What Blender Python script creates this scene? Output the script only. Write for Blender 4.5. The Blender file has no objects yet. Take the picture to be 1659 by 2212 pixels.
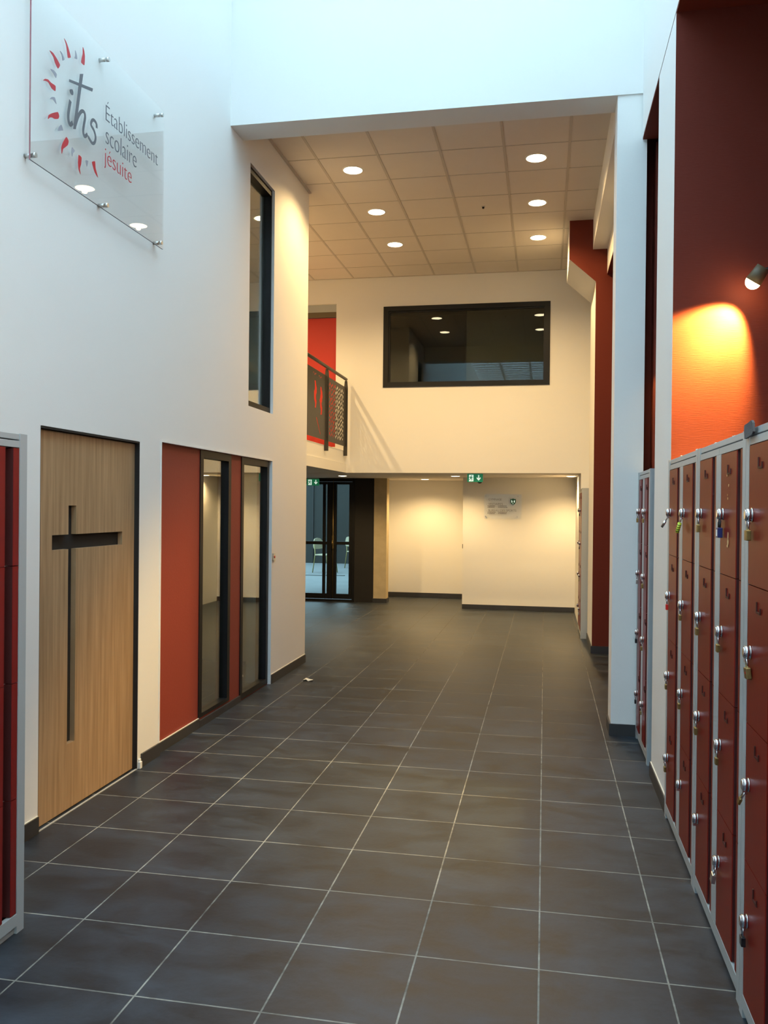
import bpy, bmesh, math, random
from mathutils import Matrix, Vector
from mathutils.geometry import delaunay_2d_cdt
random.seed(7)
SC = bpy.context.scene
COL = SC.collection

# ------------------------------------------------------------------ camera, sky, exposure
F_PX, YAW, PITCH, ROLL = 1818.23, -0.188534, -0.0059226, 0.0099770
cy, sy, cp, sp, cr, sr = math.cos(YAW), math.sin(YAW), math.cos(PITCH), math.sin(PITCH), math.cos(ROLL), math.sin(ROLL)
fw = Vector((sy*cp, cy*cp, sp)); rt = Vector((cy, -sy, 0)); up = rt.cross(fw)
r2 = cr*rt + sr*up; u2 = -sr*rt + cr*up
cam = bpy.data.cameras.new('camera'); co = bpy.data.objects.new('camera', cam); COL.objects.link(co)
cam.sensor_fit = 'HORIZONTAL'; cam.sensor_width = 36.0; cam.lens = F_PX/1659*36.0
cam.clip_start = 0.05; cam.clip_end = 200
m = Matrix((r2, u2, -fw)).transposed().to_4x4(); m.translation = Vector((0, 0, 1.671))
co.matrix_world = m
SC.camera = co

SKY_COL, SKY_STR = (0.56, 0.82, 1.0), 3.65
WARM = (1.0, 0.68, 0.30)
DOWN_W = 60.0        # hall downlights
LOW_W = 50.0         # downlights of the low ceiling
FILL_W = 62.0        # added fill lamp, unseen, outside the right edge of the view
SPOT_W = 430.0        # alcove spotlights
world = bpy.data.worlds.new('world'); SC.world = world; world.use_nodes = True
bg = world.node_tree.nodes['Background']; bg.inputs[0].default_value = (*SKY_COL, 1); bg.inputs[1].default_value = SKY_STR
SC.view_settings.view_transform = 'Standard'; SC.view_settings.look = 'None'
SC.view_settings.gamma = 1.0; SC.view_settings.exposure = 1.05
SC.cycles.use_denoising = True
SC.cycles.max_bounces = 10; SC.cycles.diffuse_bounces = 6; SC.cycles.glossy_bounces = 4
SC.cycles.transparent_max_bounces = 16; SC.cycles.sample_clamp_indirect = 6.0
SC.cycles.caustics_reflective = False; SC.cycles.caustics_refractive = False

# ------------------------------------------------------------------ helpers: objects
def tag(o, label=None, cat=None, group=None, kind=None):
    if label: o['label'] = label
    if cat: o['category'] = cat
    if group: o['group'] = group
    if kind: o['kind'] = kind
    return o
def empty(name, loc=(0, 0, 0), rz=0.0):
    o = bpy.data.objects.new(name, None); COL.objects.link(o)
    o.location = loc; o.rotation_euler = (0, 0, rz); o.empty_display_size = 0.1
    return o
def link(name, bm, mats, parent=None, smooth=False):
    bmesh.ops.recalc_face_normals(bm, faces=bm.faces[:])
    me = bpy.data.meshes.new(name); bm.to_mesh(me); bm.free()
    for mt in (mats if isinstance(mats, (list, tuple)) else [mats]): me.materials.append(mt)
    if smooth:
        for p in me.polygons: p.use_smooth = True
    o = bpy.data.objects.new(name, me); COL.objects.link(o)
    if parent: o.parent = parent
    return o
def nb(): return bmesh.new()
def box(bm, x0, x1, y0, y1, z0, z1, mi=0, bev=0.0):
    vs = [bm.verts.new(p) for p in ((x0,y0,z0),(x1,y0,z0),(x1,y1,z0),(x0,y1,z0),(x0,y0,z1),(x1,y0,z1),(x1,y1,z1),(x0,y1,z1))]
    fs = [bm.faces.new([vs[i] for i in q]) for q in ((3,2,1,0),(4,5,6,7),(0,1,5,4),(1,2,6,5),(2,3,7,6),(3,0,4,7))]
    for f in fs: f.material_index = mi
    if bev > 0:
        es = {e for f in fs for e in f.edges}
        r = bmesh.ops.bevel(bm, geom=list(es), offset=bev, segments=2, affect='EDGES', profile=0.5)
        for f in r['faces']: f.material_index = mi
    return fs
def bx(name, b, mat, parent=None, bev=0.0):
    bm = nb(); box(bm, *b, bev=bev); return link(name, bm, mat, parent)
def cyl(bm, p0, p1, r0, r1=None, n=16, mi=0, cap=True):
    r1 = r0 if r1 is None else r1
    p0 = Vector(p0); p1 = Vector(p1); d = (p1-p0).normalized()
    a = d.orthogonal().normalized(); b = d.cross(a)
    A = [bm.verts.new(p0 + r0*(math.cos(t)*a+math.sin(t)*b)) for t in [2*math.pi*k/n for k in range(n)]]
    B = [bm.verts.new(p1 + r1*(math.cos(t)*a+math.sin(t)*b)) for t in [2*math.pi*k/n for k in range(n)]]
    for k in range(n):
        f = bm.faces.new((A[k], A[(k+1)%n], B[(k+1)%n], B[k])); f.material_index = mi; f.smooth = True
    if cap:
        f = bm.faces.new(A[::-1]); f.material_index = mi
        f = bm.faces.new(B); f.material_index = mi
def tube(bm, pts, r, n=10, mi=0):
    pts = [Vector(p) for p in pts]; rings = []
    ref = None
    for i, p in enumerate(pts):
        d = (pts[min(i+1, len(pts)-1)] - pts[max(i-1, 0)]).normalized()
        if ref is None: ref = d.orthogonal().normalized()
        a = (ref - d*ref.dot(d)).normalized(); ref = a; b = d.cross(a)
        rings.append([bm.verts.new(p + r*(math.cos(t)*a+math.sin(t)*b)) for t in [2*math.pi*k/n for k in range(n)]])
    for A, B in zip(rings, rings[1:]):
        for k in range(n):
            f = bm.faces.new((A[k], A[(k+1)%n], B[(k+1)%n], B[k])); f.smooth = True; f.material_index = mi
    bm.faces.new(rings[0][::-1]).material_index = mi; bm.faces.new(rings[-1]).material_index = mi
def inside(p, poly):
    c = False; n = len(poly)
    for i in range(n):
        (x1, y1), (x2, y2) = poly[i], poly[(i+1) % n]
        if (y1 > p[1]) != (y2 > p[1]) and p[0] < (x2-x1)*(p[1]-y1)/(y2-y1)+x1: c = not c
    return c
def rect(a0, a1, b0, b1): return [(a0, b0), (a1, b0), (a1, b1), (a0, b1)]
def slab(bm, outer, holes, fmap, d0, d1, mi=0, side=None):
    """flat plate of outline `outer` with holes cut through; fmap(u, v, d) -> xyz"""
    co_, ed = [], []
    for poly in [outer]+holes:
        s = len(co_); co_ += [Vector(p) for p in poly]
        ed += [(s+i, s+(i+1) % len(poly)) for i in range(len(poly))]
    vs, es, fs, _, _, _ = delaunay_2d_cdt(co_, ed, [], 0, 1e-6)
    keep = []
    for f in fs:
        c = [sum(vs[i][k] for i in f)/len(f) for k in (0, 1)]
        if inside(c, outer) and not any(inside(c, h) for h in holes): keep.append(f)
    A = {}; B = {}
    for f in keep:
        for i in f:
            if i not in A:
                A[i] = bm.verts.new(fmap(vs[i][0], vs[i][1], d0)); B[i] = bm.verts.new(fmap(vs[i][0], vs[i][1], d1))
    cnt = {}
    for f in keep:
        bm.faces.new([A[i] for i in f]).material_index = mi
        bm.faces.new([B[i] for i in reversed(f)]).material_index = mi
        for a, b in zip(f, list(f[1:])+[f[0]]): cnt.setdefault(frozenset((a, b)), []).append((a, b))
    for v in cnt.values():
        if len(v) == 1:
            a, b = v[0]
            bm.faces.new((A[b], A[a], B[a], B[b])).material_index = mi if side is None else side
MX = lambda u, v, d: (d, u, v)      # plate standing in a plane x = const (u = y, v = z)
MY = lambda u, v, d: (u, d, v)      # plate standing in a plane y = const (u = x, v = z)
def catmull(pts, n=8):
    P = [Vector(p) for p in pts]; P = [2*P[0]-P[1]]+P+[2*P[-1]-P[-2]]; out = []
    for i in range(1, len(P)-2):
        for k in range(n):
            t = k/n; a, b, c, d = P[i-1], P[i], P[i+1], P[i+2]
            out.append(0.5*((2*b)+(c-a)*t+(2*a-5*b+4*c-d)*t*t+(3*b-a-3*c+d)*t**3))
    return out+[P[-2]]
def ribbon(pts, w, n=8):
    """outline polygon (2-D) of a stroke along pts"""
    c = catmull(pts, n); L, R = [], []
    for i, p in enumerate(c):
        d = (c[min(i+1, len(c)-1)]-c[max(i-1, 0)]).normalized(); q = Vector((-d.y, d.x))*w/2
        L.append(tuple(p+q)); R.append(tuple(p-q))
    return c, L, R
def ribbon_mesh(bm, pts, w, fmap, d0, d1):
    c, L, R = ribbon(pts, w)
    V = [[bm.verts.new(fmap(*p, d)) for p in S] for S in (L, R) for d in (d0, d1)]
    L0, L1, R0, R1 = V; n = len(L0)
    for i in range(n-1):
        for q in ((L0[i], L0[i+1], R0[i+1], R0[i]), (L1[i], R1[i], R1[i+1], L1[i+1]), (L0[i], L1[i], L1[i+1], L0[i+1]), (R0[i], R0[i+1], R1[i+1], R1[i])):
            bm.faces.new(q)
    for i in (0, n-1): bm.faces.new((L0[i], R0[i], R1[i], L1[i]))
def text_obj(name, body, mat, mtx, width, height, parent=None, depth=0.0015):
    """lettering as a mesh; local x right, y up; fitted to width x height of its box, origin bottom left"""
    cu = bpy.data.curves.new('txt', 'FONT'); cu.body = body; cu.size = 1.0; cu.extrude = 0.02; cu.offset = -0.018
    to = bpy.data.objects.new('txt', cu); COL.objects.link(to)
    dg = bpy.context.evaluated_depsgraph_get(); me = bpy.data.meshes.new_from_object(to.evaluated_get(dg))
    bpy.data.objects.remove(to); bpy.data.curves.remove(cu)
    xs = [v.co.x for v in me.vertices]; ys = [v.co.y for v in me.vertices]
    sx = width/(max(xs)-min(xs)); sy_ = height/(max(ys)-min(ys))
    x0, y0 = min(xs), min(ys)
    for v in me.vertices: v.co = mtx @ Vector(((v.co.x-x0)*sx, (v.co.y-y0)*sy_, v.co.z/0.02*depth/2+depth/2))
    me.materials.clear(); me.materials.append(mat); me.name = name
    o = bpy.data.objects.new(name, me); COL.objects.link(o)
    if parent: o.parent = parent
    return o
def plane_x(x, y, z):   # lettering frame: right = +y, up = +z, out = +x
    return Matrix(((0, 0, 1, x), (1, 0, 0, y), (0, 1, 0, z), (0, 0, 0, 1)))
def plane_y(x, y, z):   # right = +x, up = +z, out = -y
    return Matrix(((1, 0, 0, x), (0, 0, -1, y), (0, 1, 0, z), (0, 0, 0, 1)))

# ------------------------------------------------------------------ materials
def new_mat(name):
    mt = bpy.data.materials.new(name); mt.use_nodes = True
    return mt, mt.node_tree.nodes, mt.node_tree.links, mt.node_tree.nodes['Principled BSDF']
def noise_var(N, L, bsdf, col, amt, scale, stretch=(1, 1, 1)):
    tc = N.new('ShaderNodeTexCoord'); mp = N.new('ShaderNodeMapping'); mp.inputs['Scale'].default_value = stretch
    L.new(tc.outputs['Object'], mp.inputs[0])
    ns = N.new('ShaderNodeTexNoise'); ns.inputs['Scale'].default_value = scale; ns.inputs['Detail'].default_value = 6
    L.new(mp.outputs[0], ns.inputs[0])
    mx = N.new('ShaderNodeMix'); mx.data_type = 'RGBA'
    mx.inputs[6].default_value = (*[c*(1-amt) for c in col], 1); mx.inputs[7].default_value = (*[min(1, c*(1+amt)) for c in col], 1)
    L.new(ns.outputs[0], mx.inputs[0]); L.new(mx.outputs[2], bsdf.inputs['Base Color'])
    return mp, ns, mx
def mat(name, col, rough=0.5, metal=0.0, var=0.06, vs=3.0, bump=0.0, bs=60.0, bst=(1, 1, 1), spec=None, emit=None, es=1.0):
    mt, N, L, b = new_mat(name)
    b.inputs['Roughness'].default_value = rough; b.inputs['Metallic'].default_value = metal
    b.inputs['Base Color'].default_value = (*col, 1)
    if spec is not None: b.inputs['Specular IOR Level'].default_value = spec
    noise_var(N, L, b, col, var, vs)
    if bump:
        tc = N.new('ShaderNodeTexCoord'); mp = N.new('ShaderNodeMapping'); mp.inputs['Scale'].default_value = bst
        ns = N.new('ShaderNodeTexNoise'); ns.inputs['Scale'].default_value = bs; ns.inputs['Detail'].default_value = 3
        bp_ = N.new('ShaderNodeBump'); bp_.inputs['Strength'].default_value = bump; bp_.inputs['Distance'].default_value = 0.004
        L.new(tc.outputs['Object'], mp.inputs[0]); L.new(mp.outputs[0], ns.inputs[0]); L.new(ns.outputs[0], bp_.inputs['Height']); L.new(bp_.outputs[0], b.inputs['Normal'])
    if emit:
        b.inputs['Emission Color'].default_value = (*emit, 1); b.inputs['Emission Strength'].default_value = es
    return mt
M = {}
M['white'] = mat('white_wall_paint', (0.80, 0.785, 0.755), 0.75, var=0.015, vs=1.2, bump=0.10, bs=110, bst=(1, 1, 3))
M['ceil'] = mat('ceiling_tile', (0.74, 0.68, 0.62), 0.9, var=0.03, vs=4, bump=0.2, bs=160)
M['tbar'] = mat('ceiling_grid_metal', (0.55, 0.50, 0.45), 0.6)
M['redwall'] = mat('red_fibre_wall_paint', (0.16, 0.028, 0.016), 0.7, spec=0.2, var=0.05, vs=1.5, bump=0.28, bs=26, bst=(0.6, 0.6, 16))
M['redpanel'] = mat('brick_red_panel_paint', (0.27, 0.040, 0.022), 0.65, var=0.04, bump=0.2, bs=90)
M['black'] = mat('black_frame_metal', (0.0075, 0.0075, 0.008), 0.45, var=0.1, spec=0.3)
M['blackmatt'] = mat('black_matt_panel', (0.012, 0.010, 0.009), 0.8, var=0.1)
M['skirt'] = mat('dark_grey_skirting_tile', (0.035, 0.034, 0.036), 0.45, var=0.15, vs=6)
M['grout'] = mat('pale_grout', (0.42, 0.41, 0.38), 0.85)
M['railmetal'] = mat('bronze_black_rail_metal', (0.028, 0.024, 0.018), 0.45, var=0.2, vs=8)
M['lockgrey'] = mat('light_grey_locker_enamel', (0.42, 0.44, 0.44), 0.38, var=0.03, bump=0.05, bs=40)
M['lockred'] = mat('red_locker_enamel', (0.19, 0.011, 0.006), 0.34, var=0.07, vs=2.0, spec=0.14, bump=0.06, bs=25)
M['crimson'] = mat('crimson_locker_enamel', (0.22, 0.010, 0.008), 0.35, var=0.07, vs=2.0)
M['holder'] = mat('dark_red_card_holder', (0.050, 0.007, 0.005), 0.5)
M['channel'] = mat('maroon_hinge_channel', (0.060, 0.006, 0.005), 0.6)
M['chrome'] = mat('chrome', (0.72, 0.73, 0.76), 0.16, 1.0, var=0.02)
M['steel'] = mat('brushed_steel', (0.62, 0.62, 0.60), 0.3, 1.0, var=0.05)
M['brass'] = mat('brass', (0.36, 0.26, 0.10), 0.38, 1.0, var=0.15, vs=40)
M['redlock'] = mat('red_padlock_paint', (0.62, 0.02, 0.015), 0.35)
M['bluelock'] = mat('navy_padlock_plastic', (0.012, 0.02, 0.11), 0.35)
M['yellow'] = mat('neon_yellow_plastic', (0.55, 0.68, 0.04), 0.4)
M['dark'] = mat('dark_metal', (0.03, 0.03, 0.035), 0.35, 0.6)
M['whitepl'] = mat('white_plastic', (0.78, 0.78, 0.76), 0.4)
M['paper'] = mat('cream_paper', (0.75, 0.70, 0.58), 0.8)
M['greyfoam'] = mat('grey_fabric', (0.10, 0.10, 0.105), 0.85, bump=0.3, bs=200)
M['reddoor'] = mat('bright_red_door_paint', (0.50, 0.020, 0.010), 0.5, var=0.03)
M['bronze'] = mat('bronze_door_frame', (0.13, 0.095, 0.05), 0.5)
M['signgrey'] = mat('grey_vinyl_lettering', (0.12, 0.12, 0.135), 0.5)
M['signred'] = mat('red_vinyl_lettering', (0.50, 0.012, 0.022), 0.45)
M['signbrown'] = mat('dark_vinyl_lettering', (0.07, 0.04, 0.03), 0.5)
M['green'] = mat('exit_sign_green', (0.0, 0.22, 0.10), 0.4, emit=(0.02, 0.22, 0.09), es=0.2)
M['signwhite'] = mat('exit_sign_white', (0.8, 0.85, 0.8), 0.4, emit=(0.8, 1.0, 0.85), es=0.35)
M['crest'] = mat('green_crest', (0.02, 0.12, 0.05), 0.4)
M['column'] = mat('rough_tan_column_plaster', (0.50, 0.40, 0.24), 0.8, var=0.2, vs=8, bump=0.5, bs=25)
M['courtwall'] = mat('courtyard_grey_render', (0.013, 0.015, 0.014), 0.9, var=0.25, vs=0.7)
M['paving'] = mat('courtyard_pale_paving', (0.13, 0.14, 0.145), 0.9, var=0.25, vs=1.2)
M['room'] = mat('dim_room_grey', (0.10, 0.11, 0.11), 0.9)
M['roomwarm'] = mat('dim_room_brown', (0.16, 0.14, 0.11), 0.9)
M['chairbeige'] = mat('beige_chair_plastic', (0.30, 0.27, 0.18), 0.6)
M['chairleg'] = mat('yellow_chair_leg_paint', (0.20, 0.17, 0.05), 0.5)
M['tape'] = mat('glue_residue', (0.62, 0.36, 0.16), 0.6, var=0.4, vs=80)

def emis(name, col, s):
    mt = bpy.data.materials.new(name); mt.use_nodes = True; N = mt.node_tree.nodes; N.clear()
    e = N.new('ShaderNodeEmission'); e.inputs[0].default_value = (*col, 1); e.inputs[1].default_value = s
    o = N.new('ShaderNodeOutputMaterial'); mt.node_tree.links.new(e.outputs[0], o.inputs[0]); return mt
M['lamp'] = emis('warm_lamp_diffuser', (1.0, 0.80, 0.50), 9.0)
M['bulb'] = emis('spotlight_bulb', (1.0, 0.74, 0.34), 16.0)

def glassy(name, f0, tint, rough=0.0, pw=5.0):
    """thin clear sheet: Schlick reflection over a tinted see-through body"""
    mt = bpy.data.materials.new(name); mt.use_nodes = True; N = mt.node_tree.nodes; L = mt.node_tree.links; N.clear()
    lw = N.new('ShaderNodeLayerWeight'); lw.inputs[0].default_value = 0.5
    p = N.new('ShaderNodeMath'); p.operation = 'POWER'; p.inputs[1].default_value = pw
    ma = N.new('ShaderNodeMath'); ma.operation = 'MULTIPLY_ADD'; ma.inputs[1].default_value = 1-f0; ma.inputs[2].default_value = f0
    t = N.new('ShaderNodeBsdfTransparent'); t.inputs[0].default_value = (*tint, 1)
    g = N.new('ShaderNodeBsdfGlossy'); g.inputs['Roughness'].default_value = rough; g.inputs[0].default_value = (1, 1, 1, 1)
    mx = N.new('ShaderNodeMixShader'); o = N.new('ShaderNodeOutputMaterial')
    L.new(lw.outputs['Facing'], p.inputs[0]); L.new(p.outputs[0], ma.inputs[0]); L.new(ma.outputs[0], mx.inputs[0])
    L.new(t.outputs[0], mx.inputs[1]); L.new(g.outputs[0], mx.inputs[2]); L.new(mx.outputs[0], o.inputs[0])
    return mt
M['glass'] = glassy('window_glass', 0.035, (0.82, 0.88, 0.86), pw=2.5)
M['skyglass'] = glassy('skylight_glass', 0.04, (0.95, 0.97, 0.98))
M['acrylic'] = glassy('clear_acrylic', 0.04, (0.985, 0.99, 0.988))
M['edgereflection'] = mat('acrylic_edge_reflection', (0.34, 0.14, 0.16), 0.15, var=0.5, vs=12)

def floor_mat():
    mt, N, L, b = new_mat('dark_grey_floor_tile')
    tc = N.new('ShaderNodeTexCoord'); mp = N.new('ShaderNodeMapping')
    mp.inputs['Location'].default_value = (2.2526+4.5, -2.6454+9.0, 0)
    L.new(tc.outputs['Object'], mp.inputs[0])
    br = N.new('ShaderNodeTexBrick'); br.offset = 0.0; br.squash = 1.0
    br.inputs['Scale'].default_value = 1.0; br.inputs['Brick Width'].default_value = 0.45; br.inputs['Row Height'].default_value = 0.45
    br.inputs['Mortar Size'].default_value = 0.0035; br.inputs['Mortar Smooth'].default_value = 0.15
    br.inputs['Color1'].default_value = (0.009, 0.014, 0.021, 1); br.inputs['Color2'].default_value = (0.016, 0.022, 0.031, 1)
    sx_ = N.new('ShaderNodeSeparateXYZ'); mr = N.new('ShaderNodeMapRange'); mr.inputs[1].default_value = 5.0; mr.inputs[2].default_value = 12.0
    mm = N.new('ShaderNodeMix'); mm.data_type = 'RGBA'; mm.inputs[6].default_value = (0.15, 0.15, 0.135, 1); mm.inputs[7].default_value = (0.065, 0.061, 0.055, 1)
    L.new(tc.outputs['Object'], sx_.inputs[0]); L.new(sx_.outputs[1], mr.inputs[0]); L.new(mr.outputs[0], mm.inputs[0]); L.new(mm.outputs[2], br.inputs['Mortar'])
    L.new(mp.outputs[0], br.inputs[0])
    n1 = N.new('ShaderNodeTexNoise'); n1.inputs['Scale'].default_value = 2.6; n1.inputs['Detail'].default_value = 12; n1.inputs['Roughness'].default_value = 0.72; n1.inputs['Distortion'].default_value = 0.4
    m1 = N.new('ShaderNodeMapping'); m1.inputs['Scale'].default_value = (1.0, 1.9, 1); L.new(tc.outputs['Object'], m1.inputs[0]); L.new(m1.outputs[0], n1.inputs[0])
    cr_ = N.new('ShaderNodeValToRGB'); cr_.color_ramp.elements[0].position = 0.35; cr_.color_ramp.elements[0].color = (0.45, 0.45, 0.46, 1)
    cr_.color_ramp.elements[1].position = 0.68; cr_.color_ramp.elements[1].color = (2.5, 2.45, 2.35, 1)
    L.new(n1.outputs[0], cr_.inputs[0])
    mul = N.new('ShaderNodeMix'); mul.data_type = 'RGBA'; mul.blend_type = 'MULTIPLY'; mul.inputs[0].default_value = 1
    L.new(br.outputs['Color'], mul.inputs[6]); L.new(cr_.outputs[0], mul.inputs[7]); L.new(mul.outputs[2], b.inputs['Base Color'])
    rr = N.new('ShaderNodeMath'); rr.operation = 'MULTIPLY_ADD'; rr.inputs[1].default_value = 0.25; rr.inputs[2].default_value = 0.34
    L.new(n1.outputs[0], rr.inputs[0]); b.inputs['Specular IOR Level'].default_value = 0.45
    r3 = N.new('ShaderNodeMath'); r3.operation = 'MULTIPLY_ADD'; r3.inputs[1].default_value = 0.3
    L.new(br.outputs['Fac'], r3.inputs[0]); L.new(rr.outputs[0], r3.inputs[2]); L.new(r3.outputs[0], b.inputs['Roughness'])
    n2 = N.new('ShaderNodeTexNoise'); n2.inputs['Scale'].default_value = 45; L.new(tc.outputs['Object'], n2.inputs[0])
    ad = N.new('ShaderNodeMath'); ad.operation = 'MULTIPLY_ADD'; ad.inputs[1].default_value = -1.2
    L.new(br.outputs['Fac'], ad.inputs[0]); L.new(n2.outputs[0], ad.inputs[2])
    bp_ = N.new('ShaderNodeBump'); bp_.inputs['Strength'].default_value = 0.25; bp_.inputs['Distance'].default_value = 0.002
    L.new(ad.outputs[0], bp_.inputs['Height']); L.new(bp_.outputs[0], b.inputs['Normal'])
    return mt
M['floor'] = floor_mat()
def wood_mat():
    mt, N, L, b = new_mat('pale_oak_veneer')
    tc = N.new('ShaderNodeTexCoord'); mp = N.new('ShaderNodeMapping'); mp.inputs['Scale'].default_value = (1, 26, 0.9)
    L.new(tc.outputs['Object'], mp.inputs[0])
    n = N.new('ShaderNodeTexNoise'); n.inputs['Scale'].default_value = 1.6; n.inputs['Detail'].default_value = 8; n.inputs['Roughness'].default_value = 0.62
    L.new(mp.outputs[0], n.inputs[0])
    c = N.new('ShaderNodeValToRGB'); c.color_ramp.elements[0].position = 0.30; c.color_ramp.elements[0].color = (0.28, 0.165, 0.080, 1)
    c.color_ramp.elements[1].position = 0.70; c.color_ramp.elements[1].color = (0.48, 0.31, 0.17, 1)
    L.new(n.outputs[0], c.inputs[0]); L.new(c.outputs[0], b.inputs['Base Color']); b.inputs['Roughness'].default_value = 0.45
    return mt
M['wood'] = wood_mat()

def structure(o): o['kind'] = 'structure'; return o
def sbox(name, b, mt, bev=0.0): return structure(bx(name, b, mt, bev=bev))

# ------------------------------------------------------------------ the setting
XL, XR = -2.51, 0.675          # left wall face, right wall face
YH0, YH1 = 6.42, 6.70          # header beam between the skylit atrium and the low hall
ZT, ZC, ZL = 6.60, 5.02, 2.17  # skylight, hall ceiling, low ceiling
YB = 12.06                     # upper back wall
YE = -11.0
bm = nb()
box(bm, -6.3, 1.35, YE, 14.44, -0.12, 0.0); box(bm, -2.93, 1.35, 14.44, 15.7, -0.12, 0.0)
structure(link('floor', bm, M['floor']))

# left wall with its openings
bm = nb()
slab(bm, [(YE, -0.05), (8.70, -0.05), (8.70, 5.02), (6.70, 5.02), (6.70, ZT), (YE, ZT)],
     [rect(3.86, 4.925, -0.04, 2.068), rect(5.225, 7.545, -0.04, 2.095), rect(6.89, 7.553, 2.53, 4.615)],
     MX, XL-0.24, XL)
structure(link('wall_left', bm, M['white']))
sbox('wall_stair', (-6.3, XL-0.24, 8.58, 8.70, 0, ZC), M['white'])
sbox('wall_outer_left', (-6.42, -6.3, YE, 15.7, 0, ZC), M['white'])
sbox('wall_rear', (XL, XR, YE-0.12, YE, 0, ZT), M['white'])
# shallow recess in the left wall: brick red infill between the two tall windows
bm = nb()
slab(bm, rect(5.225, 7.545, 0.0, 2.095), [rect(5.93, 6.555, 0.07, 2.085), rect(6.80, 7.525, 0.012, 2.085)], MX, XL-0.14, XL-0.028)
structure(link('wall_recess', bm, M['redpanel']))
bm = nb()   # white corner bead round the recess
box(bm, XL-0.02, XL+0.004, 5.215, 5.229, 0.085, 2.10); box(bm, XL-0.02, XL+0.004, 5.229, 7.555, 2.089, 2.103)
box(bm, XL-0.028, XL+0.004, 7.541, 7.555, 0.0, 2.089)
structure(link('trim_1', bm, M['white']))

def window(name, y0, y1, z0, z1, xf, xg, w, wb, ws):
    t = structure(empty(name, (xg, (y0+y1)/2, z0)))
    bm = nb(); slab(bm, rect(y0, y1, z0, z1), [rect(y0+ws, y1-ws, z0+wb, z1-w)], MX, xg-0.03, xf)
    bmesh.ops.translate(bm, verts=bm.verts[:], vec=(-xg, -(y0+y1)/2, -z0)); link('window_frame', bm, M['black'], t)
    bm = nb(); box(bm, -0.006, 0.0, y0+ws-0.005-(y0+y1)/2, y1-ws+0.005-(y0+y1)/2, wb-0.005, z1-w-z0+0.005)
    link('window_pane', bm, M['glass'], t)
    return t
window('window_1', 6.89, 7.553, 2.53, 4.615, XL-0.027, XL-0.072, 0.055, 0.055, 0.022)
window('window_2', 5.93, 6.555, 0.07, 2.085, XL-0.020, XL-0.055, 0.055, 0.03, 0.055)
window('window_3', 6.80, 7.525, 0.012, 2.085, XL-0.020, XL-0.055, 0.055, 0.05, 0.055)
# dim rooms behind the left wall
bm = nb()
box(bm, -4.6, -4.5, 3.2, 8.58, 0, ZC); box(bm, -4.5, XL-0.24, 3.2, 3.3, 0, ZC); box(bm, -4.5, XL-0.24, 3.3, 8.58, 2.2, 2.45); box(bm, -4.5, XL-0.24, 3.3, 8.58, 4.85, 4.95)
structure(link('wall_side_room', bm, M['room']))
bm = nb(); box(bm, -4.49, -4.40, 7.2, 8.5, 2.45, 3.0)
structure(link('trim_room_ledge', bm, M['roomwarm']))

# oak door with the cross cut through it
t = structure(empty('door_1', (XL-0.05, 4.39, 0)))
def loc(bm, v): bmesh.ops.translate(bm, verts=bm.verts[:], vec=(-v[0], -v[1], -v[2]))
cross = [(4.015, 1.425), (4.170, 1.425), (4.170, 0.362), (4.247, 0.362), (4.247, 1.425), (4.765, 1.425), (4.765, 1.505), (4.247, 1.505), (4.247, 1.662), (4.170, 1.662), (4.170, 1.505), (4.015, 1.505)]
bm = nb(); slab(bm, rect(3.865, 4.915, 0.006, 2.052), [cross], MX, XL-0.060, XL-0.030); loc(bm, t.location); link('door_leaf', bm, M['wood'], t)
bm = nb(); box(bm, XL-0.076, XL-0.0605, 3.95, 4.83, 0.3, 1.75); loc(bm, t.location); link('backing_panel', bm, M['blackmatt'], t)
bm = nb()
box(bm, XL-0.20, XL-0.001, 4.916, 4.925, 0.0, 2.066); box(bm, XL-0.20, XL-0.001, 3.861, 4.916, 2.056, 2.067); box(bm, XL-0.20, XL-0.001, 3.8605, 3.8645, 0.0, 2.056)
box(bm, XL-0.22, XL-0.20, 3.861, 4.925, 0.0, 2.067)
loc(bm, t.location); link('door_frame', bm, M['blackmatt'], t)
sbox('trim_threshold', (XL-0.008, XL+0.002, 3.865, 4.925, 0.0, 0.004), M['grout'])
bm = nb(); box(bm, XL+0.001, XL+0.02, 4.926, 4.955, 0.0, 0.045, bev=0.004); box(bm, XL+0.001, XL+0.012, 4.93, 4.955, 0.045, 0.060, bev=0.003)
structure(link('trim_plaster_chip', bm, M['whitepl']))

# skirting tiles
S = 0.012
def skirt(name, b): return sbox(name, b, M['skirt'], bev=0.0015)
skirt('baseboard_left', (XL, XL+S, YE, 3.855, 0, 0.085))
skirt('baseboard_left_pier', (XL, XL+S, 4.967, 5.224, 0, 0.085))
skirt('baseboard_left_recess', (XL-0.0278, XL-0.012, 5.226, 5.93, 0, 0.07))
skirt('baseboard_left_sill', (XL-0.0278, XL-0.012, 5.93, 6.80, 0, 0.055))
skirt('baseboard_left_end', (XL, XL+S, 7.556, 8.70, 0, 0.085))
bm = nb()
box(bm, XL, XL+0.005, 7.556, 8.70, 0.085, 0.089); box(bm, XL-0.027, XL-0.018, 5.226, 5.93, 0.070, 0.074); box(bm, XL, XL+0.006, YE, 3.855, 0.085, 0.088)
structure(link('trim_skirting_joint', bm, M['paper']))

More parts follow.
